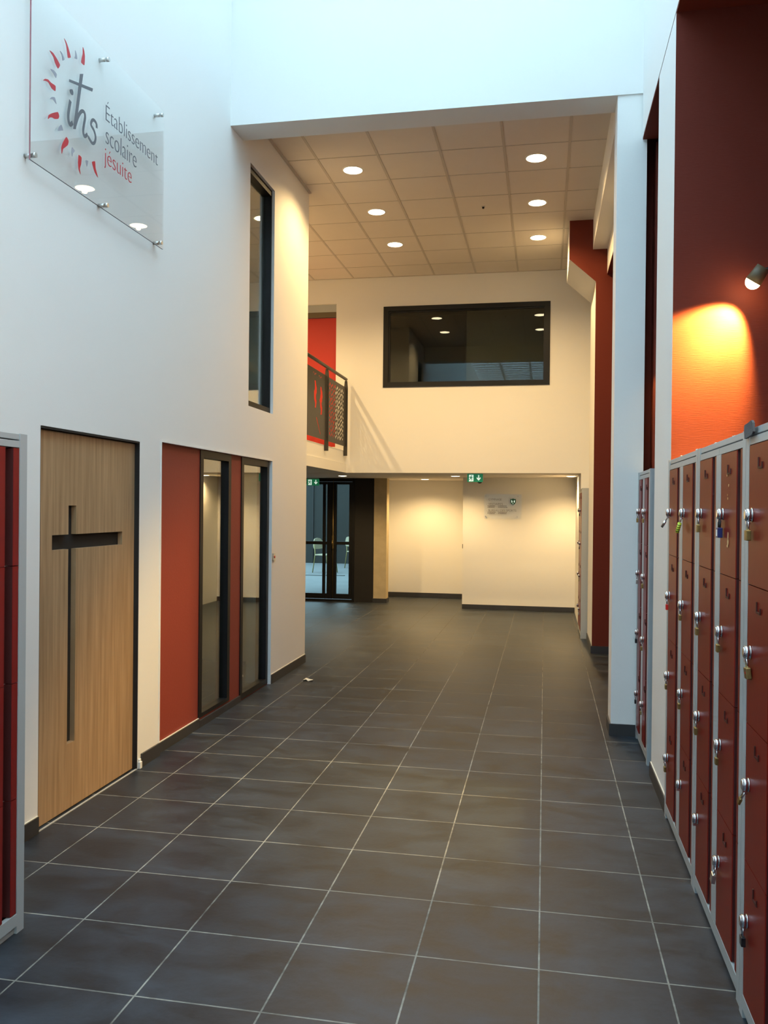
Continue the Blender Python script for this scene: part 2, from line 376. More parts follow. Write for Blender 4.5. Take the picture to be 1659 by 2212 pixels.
# header beam, pillar, right wall
sbox('wall_header', (XL, 1.25, YH0, YH1, 4.72, ZT), M['white'])
sbox('wall_pillar', (0.497, 0.709, YH0+0.012, YH1, 0, 4.72), M['white'])
bm = nb(); box(bm, 0.485, 0.497, YH0, YH1+0.01, 0, 0.085); box(bm, 0.497, 0.709, YH0, YH0+0.012, 0, 0.085)
structure(link('baseboard_pillar', bm, M['skirt']))
LZ = 4.38
def wall_block(name, b, front='x'):      # white towards the hall, red on the alcove sides
    bm = nb(); fs = box(bm, *b); bm.normal_update()
    for f in fs: f.material_index = 1
    bmesh.ops.recalc_face_normals(bm, faces=bm.faces[:])
    for f in bm.faces:
        n = f.normal
        if front == 'x' and n.x < -0.9: f.material_index = 0
    return structure(link(name, bm, [M['white'], M['redwall']]))
sbox('wall_right_upper', (XR, 1.35, YE, YH0, LZ+0.012, ZT), M['white'])
sbox('ceiling_alcove', (XR+0.002, 1.25, YE, YH0, LZ, LZ+0.012), M['redwall'])
wall_block('wall_right_pier', (XR, 1.25, 4.81, 5.505, 0, LZ))
wall_block('wall_right_near_pier', (XR, 1.25, 1.2, 2.04, 0, LZ))
sbox('wall_right_near', (XR, 1.25, YE, 1.2, 0, LZ), M['white'])
sbox('wall_alcove_back', (1.25, 1.35, YE, 15.7, 0, ZC), M['redwall'])
bm = nb(); box(bm, 0.709, 1.25, 6.62, YH1, 0, 4.72); box(bm, 0.778, 1.25, 6.48, 6.62, 0, LZ)
structure(link('wall_alcove_end', bm, M['redwall']))
skirt('baseboard_right_pier', (XR-S, XR, 4.81, 5.505, 0, 0.085))
sbox('trim_pier_joint', (XR-0.006, XR, 4.81, 5.505, 0.085, 0.089), M['paper'])
# past the pillar
sbox('wall_right_lintel', (0.679, 1.25, YH1, 10.03, LZ+0.012, ZC), M['white'])
sbox('ceiling_far_alcove', (0.681, 1.25, YH1, 10.03, LZ, LZ+0.012), M['redwall'])
sbox('trim_beam', (0.517, 0.679, YH1, 10.03, 4.675, ZC), M['white'])
bm = nb()
slab(bm, [(0.553, 0), (1.25, 0), (1.25, ZC), (0.25, ZC), (0.25, 4.574), (0.553, 4.303)], [], MY, 10.03, 11.08)
bmesh.ops.recalc_face_normals(bm, faces=bm.faces[:])
for f in bm.faces: f.material_index = 1 if f.normal.y < -0.9 else 0
structure(link('wall_right_end', bm, [M['white'], M['redwall']]))
bm = nb(); box(bm, 0.541, 0.553, 10.03, 11.06, 0, 0.085); box(bm, 0.541, 1.25, 10.018, 10.03, 0, 0.085)
structure(link('baseboard_right_end', bm, M['skirt']))
sbox('wall_right_far', (1.0, 1.25, 11.08, YB, 0, ZC), M['white'])

# back: upper wall, low recess
bm = nb()
slab(bm, rect(-6.3, 1.25, ZL, ZC), [rect(-2.335, 0.05, 3.413, 4.587), rect(-4.05, -3.045, 2.55, 4.66)], MY, YB, YB+0.14)
structure(link('wall_back', bm, M['white']))
sbox('wall_back_jamb', (0.494, 1.25, YB, 13.95, 0, ZL), M['white'])
sbox('wall_recess_right', (-1.33, 1.25, 13.95, 15.6, 0, ZL), M['white'])
sbox('wall_recess_back', (-2.93, -1.33, 15.5, 15.6, 0, ZL), M['white'])
sbox('ceiling_low', (-6.3, 1.25, YB+0.14, 15.7, ZL, ZL+0.13), M['ceil'])
sbox('ceiling_low_edge', (-6.3, 1.25, YB, YB+0.14, ZL-0.001, ZL), M['ceil'])
skirt('baseboard_recess_right', (-1.33, 0.494, 13.95-S, 13.95, 0, 0.075))
skirt('baseboard_recess_back', (-2.91, -1.33, 15.5-S, 15.5, 0, 0.085))
bm = nb(); box(bm, -2.925, -2.70, 14.40, 14.62, 0.0, ZL)
structure(link('wall_column', bm, M['column']))
bm = nb(); box(bm, -2.935, -2.685, 14.385, 14.63, 0.0, 0.075); structure(link('baseboard_column', bm, M['skirt']))
sbox('wall_recess_left', (-2.93, -2.91, 14.64, 15.5, 0, ZL), M['white'])
# balcony slab with its stepped edge
bm = nb(); box(bm, -6.3, -2.905, 8.70, YB, ZL, 2.49); box(bm, -2.905, -2.89, 8.70, YB, 2.305, 2.49); box(bm, -2.905, -2.875, 8.70, YB, ZL, 2.30)
structure(link('wall_balcony', bm, M['white']))
# hall ceiling and its grid
sbox('ceiling', (-6.3, 1.25, YH1, YB, ZC, ZC+0.12), M['ceil'])
bm = nb()
for k in range(-6, 5):
    x = -2.193+0.5955*k
    if -6.2 < x < 0.5: box(bm, x-0.012, x+0.012, YH1, YB, ZC-0.004, ZC)
for k in range(9):
    y = 7.262+0.6065*k
    if y < YB: box(bm, -6.3, 0.517, y-0.006, y+0.006, ZC-0.003, ZC)
box(bm, XL, XL+0.025, YH1, 8.70, ZC-0.012, ZC); box(bm, -6.3, 0.25, YB-0.022, YB, ZC-0.006, ZC)
structure(link('trim_ceiling_grid', bm, M['tbar']))
# upper window
t = structure(empty('window_4', (-1.1425, YB, 3.413)))
bm = nb(); slab(bm, rect(-2.335, 0.05, 3.413, 4.587), [rect(-2.262, -0.022, 3.475, 4.52)], MY, YB-0.012, YB+0.03)
slab(bm, rect(-2.262, -0.022, 3.475, 4.52), [rect(-2.238, -0.040, 3.49, 4.500)], MY, YB+0.012, YB+0.05); loc(bm, t.location); link('window_frame', bm, M['black'], t)
bm = nb(); box(bm, -2.245, -1.141, YB+0.03, YB+0.036, 3.485, 4.506); loc(bm, t.location); link('window_pane', bm, M['glass'], t)
bm = nb(); box(bm, -1.139, -0.036, YB+0.03, YB+0.036, 3.485, 4.506); loc(bm, t.location); link('window_pane', bm, M['glass'], t)
bm = nb()
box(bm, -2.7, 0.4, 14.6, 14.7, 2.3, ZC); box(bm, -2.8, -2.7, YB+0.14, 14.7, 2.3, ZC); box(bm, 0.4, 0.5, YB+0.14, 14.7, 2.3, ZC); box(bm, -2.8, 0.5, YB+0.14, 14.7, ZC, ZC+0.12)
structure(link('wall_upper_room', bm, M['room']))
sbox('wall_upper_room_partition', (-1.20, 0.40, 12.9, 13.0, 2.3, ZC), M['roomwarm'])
# red door at the balcony
t = structure(empty('door_2', (-3.5, YB, 2.49)))
bm = nb(); box(bm, -4.05, -3.045, YB+0.09, YB+0.13, 2.55, 4.47); loc(bm, t.location); link('door_leaf', bm, M['reddoor'], t)
bm = nb(); box(bm, -4.05, -3.045, YB+0.06, YB+0.135, 4.475, 4.55); loc(bm, t.location); link('door_frame', bm, M['bronze'], t)
bm = nb(); box(bm, -4.05, -3.045, YB+0.05, YB+0.135, 4.55, 4.66); loc(bm, t.location); link('lintel', bm, M['lockgrey'], t)

# skylight over the atrium
t = structure(empty('window_5', (-0.9, 0, ZT)))
bm = nb()
y = YE
while y < YH1+0.3:
    box(bm, XL-0.1, XR+0.1, y-0.07, y+0.07, ZT+0.095, ZT+0.14); y += 0.49
for x in (-1.55, -0.55): box(bm, x-0.04, x+0.04, YE, YH1, ZT+0.0, ZT+0.12)
loc(bm, t.location); link('skylight_bars', bm, M['lockgrey'], t)
bm = nb(); box(bm, XL-0.2, XR+0.3, YE, YH1, ZT+0.15, ZT+0.156); loc(bm, t.location); link('skylight_pane', bm, M['skyglass'], t)

# glazed double door to the courtyard
sbox('wall_door_left', (-6.3, -4.95, 14.40, 14.52, 0, ZL), M['white'])
t = structure(empty('door_3', (-3.9, 14.45, 0)))
def dpart(name, boxes, mt, parent=t, org=(-3.9, 14.45, 0)):
    bm = nb()
    for b in boxes: box(bm, *b)
    loc(bm, org); return link(name, bm, mt, parent)
dpart('door_frame', [(-4.95, -4.90, 14.38, 14.50, 0, ZL), (-3.31, -3.27, 14.39, 14.50, 0, ZL), (-4.90, -3.31, 14.38, 14.50, 2.11, ZL), (-4.90, -3.27, 14.40, 14.50, 0.0, 0.035)], M['black'])
def leaf(x0, x1, g0, g1):
    bm = nb(); slab(bm, rect(x0, x1, 0.045, 2.105), [rect(g0, g1, 0.135, 1.0), rect(g0, g1, 1.055, 2.06)], MY, 14.40, 14.455); loc(bm, (-3.9, 14.45, 0))
    lf = link('door_leaf', bm, M['black'], t)
    bm = nb(); box(bm, g0-0.005, g1+0.005, 14.425, 14.431, 0.13, 2.065); loc(bm, (-3.9, 14.45, 0)); link('door_glass', bm, M['glass'], lf)
    return lf
leaf(-4.895, -3.815, -4.80, -3.848)
leaf(-3.812, -3.70, -3.802, -3.768)
lf = leaf(-3.698, -3.315, -3.600, -3.370)
bm = nb(); tube(bm, [(-3.655, 14.385, 0.05), (-3.655, 14.385, 2.12)], 0.007, 8); box(bm, -3.672, -3.640, 14.372, 14.395, 0.93, 1.16, bev=0.004)
tube(bm, [(-3.655, 14.37, 1.07), (-3.655, 14.34, 1.07), (-3.655, 14.33, 0.98)], 0.009, 8)
loc(bm, (-3.9, 14.45, 0)); link('bolt_rod', bm, M['brass'], lf)
dpart('side_panel', [(-3.27, -2.935, 14.405, 14.45, 0.0, ZL)], M['blackmatt'])
# courtyard beyond
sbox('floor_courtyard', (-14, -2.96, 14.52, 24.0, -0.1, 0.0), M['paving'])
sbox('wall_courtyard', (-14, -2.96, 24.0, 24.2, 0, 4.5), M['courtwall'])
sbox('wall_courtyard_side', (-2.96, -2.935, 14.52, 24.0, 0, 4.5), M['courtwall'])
bm = nb()
for k in range(9):
    x = -9.2+k*0.62
    box(bm, x, x+0.02+0.01*(k % 3), 23.96, 24.0, 0, 4.5)
structure(link('trim_courtyard_curtain_rails', bm, M['black']))
bm = nb()
for k in range(5):
    a = Vector((-7.2+0.5*k, 19.6+0.15*math.sin(k*2.1), 0.0))
    box(bm, a.x, a.x+0.47, a.y, a.y+0.10, 0.0, 0.004+0.001*k)
structure(link('trim_courtyard_strip', bm, M['courtwall']))

# ------------------------------------------------------------------ lamps
def downlight(x, y, z, watts, label, group, r=0.094, name='downlight'):
    t = tag(empty(name, (x, y, z)), label, 'ceiling light', group)
    bm = nb()
    n = 32
    for (ra, rb, za, zb) in ((r, r+0.014, -0.006, -0.001), ):
        ring = [[bm.verts.new((q*math.cos(2*math.pi*k/n), q*math.sin(2*math.pi*k/n), h)) for k in range(n)] for q, h in ((ra, za), (rb, zb), (rb, 0.0), (ra, 0.0))]
        for i in range(4):
            A, B = ring[i], ring[(i+1) % 4]
            for k in range(n): bm.faces.new((A[k], A[(k+1) % n], B[(k+1) % n], B[k]))
    link('trim_ring', bm, M['whitepl'], t)
    bm = nb(); bmesh.ops.create_uvsphere(bm, u_segments=32, v_segments=12, radius=r)
    bmesh.ops.delete(bm, geom=[v for v in bm.verts if v.co.z > 0.001], context='VERTS')
    for v in bm.verts: v.co.z = v.co.z*0.14-0.001
    link('diffuser', bm, M['lamp'], t, smooth=True)
    ld = bpy.data.lights.new('downlight_beam', 'SPOT'); ld.energy = watts; ld.color = WARM; ld.spot_size = math.radians(150); ld.spot_blend = 0.8; ld.shadow_soft_size = 0.02
    lo = bpy.data.objects.new('lamp_light', ld); COL.objects.link(lo); lo.parent = t; lo.location = (0, 0, -0.037)
    return t
for x, side in ((-1.91, 'left'), (-0.115, 'right')):
    for y, pos in ((8.18, 'nearest'), (9.38, 'middle'), (10.58, 'farthest')):
        downlight(x, y, ZC, DOWN_W, 'round recessed downlight, %s of three in the %s row of the high tiled ceiling' % (pos, side), 'downlights in the high ceiling')
for y, pos in ((9.38, 'nearer'), (10.58, 'farther')):
    downlight(-3.72, y, ZC, DOWN_W, 'round recessed downlight above the balcony, the %s of two, hidden by the left wall' % pos, 'downlights in the high ceiling')
for x, y, l in ((-3.207, 13.21, 'round downlight in the low ceiling before the black glazed door'), (-2.079, 14.72, 'round downlight in the low ceiling before the deep yellow-lit back wall'),
                (-1.378, 13.17, 'round downlight in the low ceiling just left of the hanging green exit sign'), (0.455, 13.13, 'round downlight in the low ceiling at the far right above the beige wall')):
    downlight(x if x < 0.4 else 0.39, y, ZL, LOW_W, l, 'downlights in the low ceiling', r=0.07)
def spot(x, y, z, label, tgt, watts, ang):
    t = tag(empty('wall_spotlight', (x, y, z)), label, 'spotlight', 'spotlights in the red alcoves')
    d = (Vector(tgt)-Vector((x, y, z))).normalized()
    bm = nb(); cyl(bm, -d*0.015, -d*0.10, 0.042, 0.034, n=24); link('lamp_housing', bm, M['bronze'], t)
    bm = nb(); bmesh.ops.create_uvsphere(bm, u_segments=24, v_segments=16, radius=0.039); bmesh.ops.translate(bm, verts=bm.verts[:], vec=-d*0.015); link('lamp_lens', bm, M['bulb'], t, smooth=True)
    bm = nb(); e = -d*0.07
    tube(bm, [e, e+Vector((0.05, 0, 0.02)), Vector((1.235-x, 0, e.z+0.02))], 0.009, 8); cyl(bm, (1.235-x, 0, e.z+0.02), (1.249-x, 0, e.z+0.02), 0.04, n=20)
    link('bracket_arm', bm, M['dark'], t)
    ld = bpy.data.lights.new('spot_beam', 'SPOT'); ld.energy = watts; ld.color = (1.0, 0.62, 0.14); ld.spot_size = math.radians(ang); ld.spot_blend = 0.55; ld.shadow_soft_size = 0.03
    lo = bpy.data.objects.new('lamp_light', ld); COL.objects.link(lo); lo.parent = t
    lo.location = d*0.02; lo.rotation_euler = d.to_track_quat('-Z', 'Y').to_euler()
spot(1.045, 4.67, 2.85, 'small lit spotlight on the red alcove wall above the nearest right-hand lockers', (0.883, 4.778, 2.598), SPOT_W, 86)
spot(1.0, 6.435, 2.85, 'hidden spotlight in the narrow red alcove beyond the white pier', (0.86, 6.46, 2.25), SPOT_W*0.10, 84)

def fill_lamp(x, y, z, tgt, watts):  # added unseen lamp, only there to warm and brighten the left wall
    t = tag(empty('added_fill_light', (x, y, z)), 'added warm fill light, unseen, high on the right wall pier just beyond the nearest lockers', 'floodlight')
    d = (Vector(tgt)-Vector((x, y, z))).normalized()
    bm = nb(); box(bm, 0.0, 0.03, -0.10, 0.10, -0.07, 0.07, bev=0.004); link('lamp_housing', bm, M['dark'], t)
    bm = nb(); box(bm, -0.006, 0.0, -0.09, 0.09, -0.06, 0.06); link('lamp_lens', bm, M['lamp'], t)
    ld = bpy.data.lights.new('fill_beam', 'SPOT'); ld.energy = watts; ld.color = (1.0, 0.82, 0.62); ld.spot_size = math.radians(150); ld.spot_blend = 1.0; ld.shadow_soft_size = 0.12
    lo = bpy.data.objects.new('lamp_light', ld); COL.objects.link(lo); lo.parent = t; lo.location = (-0.05, 0, 0); lo.rotation_euler = d.to_track_quat('-Z', 'Y').to_euler()
fill_lamp(XR-0.031, 1.62, 3.1, (-2.5, 3.6, 0.9), FILL_W)
# ------------------------------------------------------------------ lockers
DZ = [(1.432, 1.883), (0.980, 1.429), (0.530, 0.977), (0.082, 0.527)]
def copy_tree(o, parent=None):
    c = o.copy(); COL.objects.link(c)
    if parent: c.parent = parent
    for ch in list(o.children): copy_tree(ch, c)
    return c
def make_locker(door_mat, W=0.896):
    """two columns of four doors; local front is y = 0 facing -y, width along x"""
    t = empty('locker_cabinet')
    D, H = 0.50, 1.94; x0 = -W/2
    bm = nb()
    box(bm, x0, x0+0.045, 0, D, 0, H); box(bm, -x0-0.045, -x0, 0, D, 0, H)
    box(bm, -0.044, 0.044, 0, D, 0.08, 1.885); box(bm, x0+0.045, -x0-0.045, D-0.02, D, 0, H-0.03)
    box(bm, x0+0.045, -x0-0.045, 0.0, 0.02, 0.03, 0.078); box(bm, x0+0.045, -x0-0.045, 0.012, 0.03, 0.0, 0.03)
    for z0, z1 in DZ: box(bm, x0+0.045, -x0-0.045, 0.03, D-0.02, z1, z1+0.002)
    link('cabinet_body', bm, M['lockgrey'], t)
    bm = nb(); box(bm, x0+0.045, -x0-0.045, 0.004, D-0.02, 1.917, H-0.0005, bev=0.0015); link('top_panel', bm, M['lockgrey'], t)
    bm = nb(); box(bm, x0+0.045, 0.0, 0.002, 0.03, 1.886, 1.912, bev=0.001); box(bm, 0.002, -x0-0.045, 0.002, 0.03, 1.886, 1.912, bev=0.001); link('top_rail', bm, M['lockgrey'], t)
    bm = nb(); box(bm, x0+0.045, -0.044, 0.036, 0.046, 0.03, 1.90); box(bm, 0.044, -x0-0.045, 0.036, 0.046, 0.03, 1.90); link('inner_shade_sheet', bm, M['blackmatt'], t)  # black sheets behind the doors stand in for shade in the gaps
    for c in (0, 1):
        l = x0+0.047 if c == 0 else 0.046; r = -0.046 if c == 0 else -x0-0.047
        for z0, z1 in DZ:
            bm = nb()
            # folded sheet: flat face, finger groove, narrow hinge strip
            prof = [(l, 0.034), (l, 0.003), (l+0.003, 0.0005), (r-0.088, 0.0005), (r-0.085, 0.003), (r-0.083, 0.030), (r-0.042, 0.030), (r-0.036, 0.003), (r-0.033, 0.0015), (r-0.002, 0.0015), (r, 0.003), (r, 0.034)]
            A = [bm.verts.new((x, y, z0)) for x, y in prof]; B = [bm.verts.new((x, y, z1)) for x, y in prof]
            n = len(prof)
            for i in range(n): bm.faces.new((A[i], A[(i+1) % n], B[(i+1) % n], B[i]))
            bm.faces.new(A[::-1]); bm.faces.new(B)
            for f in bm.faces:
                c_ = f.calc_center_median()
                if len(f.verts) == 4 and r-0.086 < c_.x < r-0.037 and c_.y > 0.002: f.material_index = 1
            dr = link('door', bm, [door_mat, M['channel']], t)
            # card holder
            bm = nb(); h = z1-0.062; q = l+0.125
            slab(bm, [(q, h+0.018), (q, h-0.018), (q+0.050, h-0.018), (q+0.050, h+0.002), (q+0.046, h+0.002), (q+0.046, h-0.012), (q+0.006, h-0.012), (q+0.006, h+0.018)], [], MY, -0.0035, 0.0005)
            link('card_holder', bm, M['holder'], dr)
            # chromed hasp latch
            zc = {0: 1.657, 1: 1.214, 2: 0.786, 3: 0.345}[DZ.index((z0, z1))]; lx = l+0.052
            bm = nb(); cyl(bm, (lx, 0.0004, 0), (lx, -0.004, 0), 0.0175, n=20); cyl(bm, (lx, -0.004, 0), (lx, -0.020, 0), 0.0165, 0.0155, n=20); cyl(bm, (lx, -0.020, 0), (lx, -0.024, 0), 0.0155, 0.010, n=20)
            for v in bm.verts: v.co.z = v.co.z*1.3+zc
            box(bm, lx-0.004, lx+0.004, -0.020, -0.006, zc-0.031, zc-0.014, bev=0.001)
            link('latch', bm, M['chrome'], dr)
    return t
src = make_locker(M['lockred']); R90 = math.pi/2
cabs = [('A1', (0.661, 4.355, 0), -R90, 'red and grey locker cabinet against the white pier, far unit of the long right-hand bank', 'red lockers on the right wall'),
        ('A2', (0.661, 3.452, 0), -R90, 'red and grey locker cabinet with the navy padlock on its top door', 'red lockers on the right wall'),
        ('B', (0.657, 2.535, 0), -R90, 'nearest red and grey locker cabinet at the right edge, its door cut by the frame', 'red lockers on the right wall'),
        ('C', (0.672, 6.062, 0), -R90, 'narrow-looking locker cabinet standing between the white pillar and the white pier', 'red lockers on the right wall'),
        ('D', (0.470, 11.56, 0), -R90, 'distant locker cabinet with a grey side beside the beige wall under the exit sign', 'red lockers on the right wall')]
for i, (k, p, rz, lb, g) in enumerate(cabs):
    o = src if i == 0 else (make_locker(M['lockred'], 0.70) if k == 'C' else copy_tree(src))
    o.location = p; o.rotation_euler = (0, 0, rz); tag(o, lb, 'locker', g)
o = make_locker(M['crimson']); o.location = (-1.995, 2.532, 0); o.rotation_euler = (0, 0, R90)
tag(o, 'crimson locker cabinet with a pale grey frame at the left edge before the oak door', 'locker')

# ------------------------------------------------------------------ padlocks
def padlock(kind, lab, front, y, z, tilt=0.0, sc=1.0):
    """front = x of the locker face; hangs from the latch at (y, z)"""
    t = tag(empty('padlock', (front-0.0135, y, z-0.023)), lab, 'padlock', 'padlocks on the right-hand lockers')
    t.rotation_euler = (-tilt*0.8, -tilt, 0)
    W, T, Hh, mt, sh = {'brass': (0.030, 0.013, 0.030, 'brass', 'chrome'), 'red': (0.026, 0.013, 0.030, 'redlock', 'chrome'), 'blue': (0.034, 0.017, 0.036, 'bluelock', 'dark'),
                        'dark': (0.028, 0.014, 0.030, 'dark', 'chrome'), 'steel': (0.034, 0.014, 0.034, 'steel', 'chrome'), 'yellow': (0.018, 0.018, 0.050, 'yellow', 'chrome'), 'grey': (0.014, 0.012, 0.036, 'steel', 'chrome')}[kind]
    W *= sc; T *= sc; Hh *= sc; w = W*0.30
    top = -0.026 if kind != 'blue' else -0.028
    bm = nb()
    pts = [(0, -w, top-0.004), (0, -w, top+0.020)]+[(0, -w*math.cos(a), top+0.020+w*0.9*math.sin(a)) for a in [math.pi*k/8 for k in range(1, 8)]]+[(0, w, top+0.020), (0, w, top-0.004)]
    tube(bm, pts, 0.0028 if kind != 'blue' else 0.004, 8); link('shackle', bm, M[sh], t)
    bm = nb()
    if kind in ('yellow', 'grey'): cyl(bm, (0, 0, top-Hh), (0, 0, top), W/2, n=20)
    else: box(bm, -T/2, T/2, -W/2, W/2, top-Hh, top, bev=0.0018)
    link('lock_body', bm, M[mt], t)
    if kind == 'yellow':
        for k in range(4):
            bm = nb(); h = top-0.010-0.0105*k; cyl(bm, (0, 0, h-0.0028), (0, 0, h), W/2+0.0006, n=20); link('number_wheel', bm, M['dark'], t)
    if kind == 'grey':
        bm = nb(); cyl(bm, (0, 0, top-Hh-0.004), (0, 0, top-Hh), W/2*0.9, n=20); link('end_cap', bm, M['dark'], t)
    if kind == 'blue':
        bm = nb(); box(bm, -T/2-0.0006, -T/2+0.001, -W*0.22, W*0.30, top-Hh*0.85, top-Hh*0.2); link('label_sticker', bm, M['whitepl'], t)
    if kind == 'brass' and sc > 1.15:
        bm = nb(); cyl(bm, (-T/2, -0.004, top-Hh*0.45), (-T/2-0.001, -0.004, top-Hh*0.45), 0.004, n=12); link('red_dot', bm, M['redlock'], t)
ROW = [1.657, 1.214, 0.786, 0.345]; RN = ['top', 'second', 'third', 'bottom']
def lx(cy, c, W=0.896): return cy-((-W/2+0.047 if c == 0 else 0.046)+0.052)
cols = [(0.661, lx(4.355, 0), 'farthest column of the long locker bank', [('grey', -0.45, 1), ('red', 0, 0.95), ('brass', 0, 0.85), ('brass', 0, 0.9)]),
        (0.661, lx(4.355, 1), 'second-farthest column of the long locker bank', [('yellow', -0.22, 1), ('brass', 0, 0.9), ('brass', 0, 0.9), None]),
        (0.661, lx(3.452, 0), 'second-nearest column of the long locker bank', [('brass', 0, 1.05), ('brass', 0, 1), ('brass', 0, 1), None]),
        (0.661, lx(3.452, 1), 'nearest column of the long locker bank', [('blue', 0, 1.05), ('brass', 0, 0.95), ('brass', 0, 0.85), ('steel', -0.15, 1)]),
        (0.657, lx(2.535, 0), 'locker column cut by the right edge', [('brass', 0, 1.12), ('brass', 0.1, 1.2), ('brass', -0.35, 0.7), ('dark', 0, 1)]),
        (0.672, lx(6.062, 0, 0.70), 'left locker column between pillar and pier', [('brass', 0, 1), ('steel', 0, 0.9), ('dark', 0, 1), ('dark', 0, 0.9)]),
        (0.672, lx(6.062, 1, 0.70), 'right locker column between pillar and pier', [('brass', 0, 0.9), ('brass', 0, 1), ('brass', 0, 0.9), ('brass', 0, 0.8)]),
        (0.470, lx(11.56, 1), 'distant locker beside the beige wall', [('dark', 0, 1), ('dark', 0, 0.9), ('brass', 0, 0.9), ('steel', 0, 0.9)])]
KN = {'brass': 'brass padlock', 'red': 'small red padlock', 'blue': 'navy blue padlock with a white label', 'dark': 'dark grey padlock', 'steel': 'silver padlock', 'yellow': 'neon yellow combination lock with black rings', 'grey': 'slim silver cylinder lock with a black tip'}
for fx, yy, cn, locks in cols:
    for r, L_ in enumerate(locks):
        if L_: padlock(L_[0], '%s, %s door, %s' % (KN[L_[0]] if L_[0] != 'grey' else 'slim silver cylinder lock', RN[r], cn), fx, yy, ROW[r], L_[1], L_[2])
# glue residue on the navy-lock door
bm = nb()
def blob(y, z, w, h, n=9):
    pts = [(y+w*(0.8+0.3*random.random())*math.cos(2*math.pi*k/n), z+h*(0.8+0.3*random.random())*math.sin(2*math.pi*k/n)) for k in range(n)]
    slab(bm, pts, [], MX, 0.6607, 0.6600)
blob(3.262, 1.555, 0.016, 0.012); blob(3.262, 1.578, 0.009, 0.016); blob(3.272, 1.540, 0.013, 0.006); blob(3.275, 1.715, 0.008, 0.005); blob(3.278, 1.728, 0.005, 0.004); blob(3.292, 1.800, 0.008, 0.005); blob(3.262, 1.762, 0.006, 0.006)
tag(link('glue_residue', bm, M['tape']), 'orange-brown glue residue flecks on the door below the navy blue padlock', 'stain', kind='stuff')
# bent grey pad hung over the locker tops
bm = nb()
slab(bm, [(2.835, 1.922), (2.85, 1.914), (2.905, 1.910), (2.962, 1.908), (2.968, 1.940), (2.955, 1.953), (2.90, 1.955), (2.85, 1.959), (2.838, 1.950)], [], lambda u, v, d: (d-0.10*max(0, v-1.935)-0.02*(2.97-u), u, v), 0.6470, 0.6545)
tag(link('grey_felt_pad', bm, M['greyfoam']), 'bent dark grey felt pad hung over the top edge of the nearest right-hand locker', 'pad')
for k, (y, sz) in enumerate(((4.45, 0.010), (4.02, 0.014), (3.62, 0.012), (3.30, 0.014), (3.98, 0.012))):
    bm = nb(); sz *= 0.6; bmesh.ops.create_icosphere(bm, subdivisions=2, radius=sz)
    for v in bm.verts: v.co *= 0.8+0.4*random.random(); v.co.z *= 0.6
    o = link('foam_crumb', bm, M['paper']); o.location = (0.675+0.004*k, y, 1.94+sz*0.45)
    tag(o, 'pale foam crumb lying on top of the long right-hand locker bank', 'crumb', 'foam crumbs on the locker tops')

# ------------------------------------------------------------------ acrylic sign on the left wall
XS = -2.465
t = tag(empty('wall_sign', (XS, 4.4, 3.34)), 'large clear acrylic sign with a red sunburst emblem and lettering high on the left wall', 'sign')
def sp_(name, bm, mt): loc(bm, t.location); return link(name, bm, mt, t)
bm = nb(); box(bm, XS-0.008, XS, 3.690, 5.135, 3.338, 4.235); bmesh.ops.recalc_face_normals(bm, faces=bm.faces[:])
for f in bm.faces:
    f.material_index = 1 if f.normal.y < -0.5 else (2 if f.normal.z < -0.5 else 0)  # left edge painted with its red reflection; lower edge coloured dark grey
sp_('acrylic_plate', bm, [M['acrylic'], M['edgereflection'], M['signgrey']])
for y in (3.712, 4.40, 5.085):
    for z in (3.366, 4.190):
        bm = nb(); cyl(bm, (XL+0.0005, y, z), (XS-0.008, y, z), 0.011, n=16); cyl(bm, (XS, y, z), (XS+0.016, y, z), 0.0125, n=20); sp_('standoff', bm, M['steel'])
RED = [[(3.970,4.075),(3.988,4.068),(4.007,4.050),(4.023,4.028),(4.032,4.009),(4.007,3.994),(3.998,4.020),(3.988,4.053)],
[(4.148,4.126),(4.162,4.113),(4.169,4.086),(4.165,4.037),(4.134,4.036),(4.140,4.066),(4.148,4.090)],
[(3.841,3.944),(3.872,3.948),(3.906,3.936),(3.934,3.919),(3.917,3.892),(3.891,3.907),(3.876,3.929)],
[(3.789,3.768),(3.805,3.784),(3.830,3.793),(3.856,3.790),(3.895,3.793),(3.894,3.766),(3.863,3.765),(3.834,3.780),(3.813,3.777)],
[(3.833,3.597),(3.838,3.619),(3.869,3.643),(3.917,3.671),(3.930,3.656),(3.921,3.638),(3.891,3.624),(3.869,3.621),(3.847,3.611)],
[(3.998,3.579),(4.018,3.566),(4.011,3.543),(3.984,3.518),(3.967,3.503),(3.957,3.475),(3.952,3.503),(3.964,3.534)],
[(4.115,3.534),(4.144,3.532),(4.140,3.495),(4.128,3.467),(4.135,3.438),(4.116,3.458),(4.110,3.491)],
[(4.250,3.551),(4.281,3.567),(4.288,3.531),(4.314,3.490),(4.281,3.505),(4.264,3.526)]]
GREY = [[(3.933,3.991),(3.956,3.988),(3.974,3.969),(3.958,3.954),(3.950,3.977)],[(4.075,4.070),(4.087,4.056),(4.094,4.033),(4.070,4.025),(4.076,4.043)],
[(3.850,3.856),(3.881,3.864),(3.905,3.857),(3.899,3.835),(3.877,3.847)],[(3.847,3.704),(3.864,3.722),(3.890,3.732),(3.905,3.706),(3.888,3.711),(3.871,3.714)],
[(3.950,3.621),(3.967,3.600),(3.952,3.592),(3.922,3.577),(3.925,3.596)],[(4.050,3.549),(4.077,3.540),(4.058,3.517),(4.053,3.500),(4.046,3.523)],[(4.184,3.533),(4.210,3.540),(4.199,3.505)]]
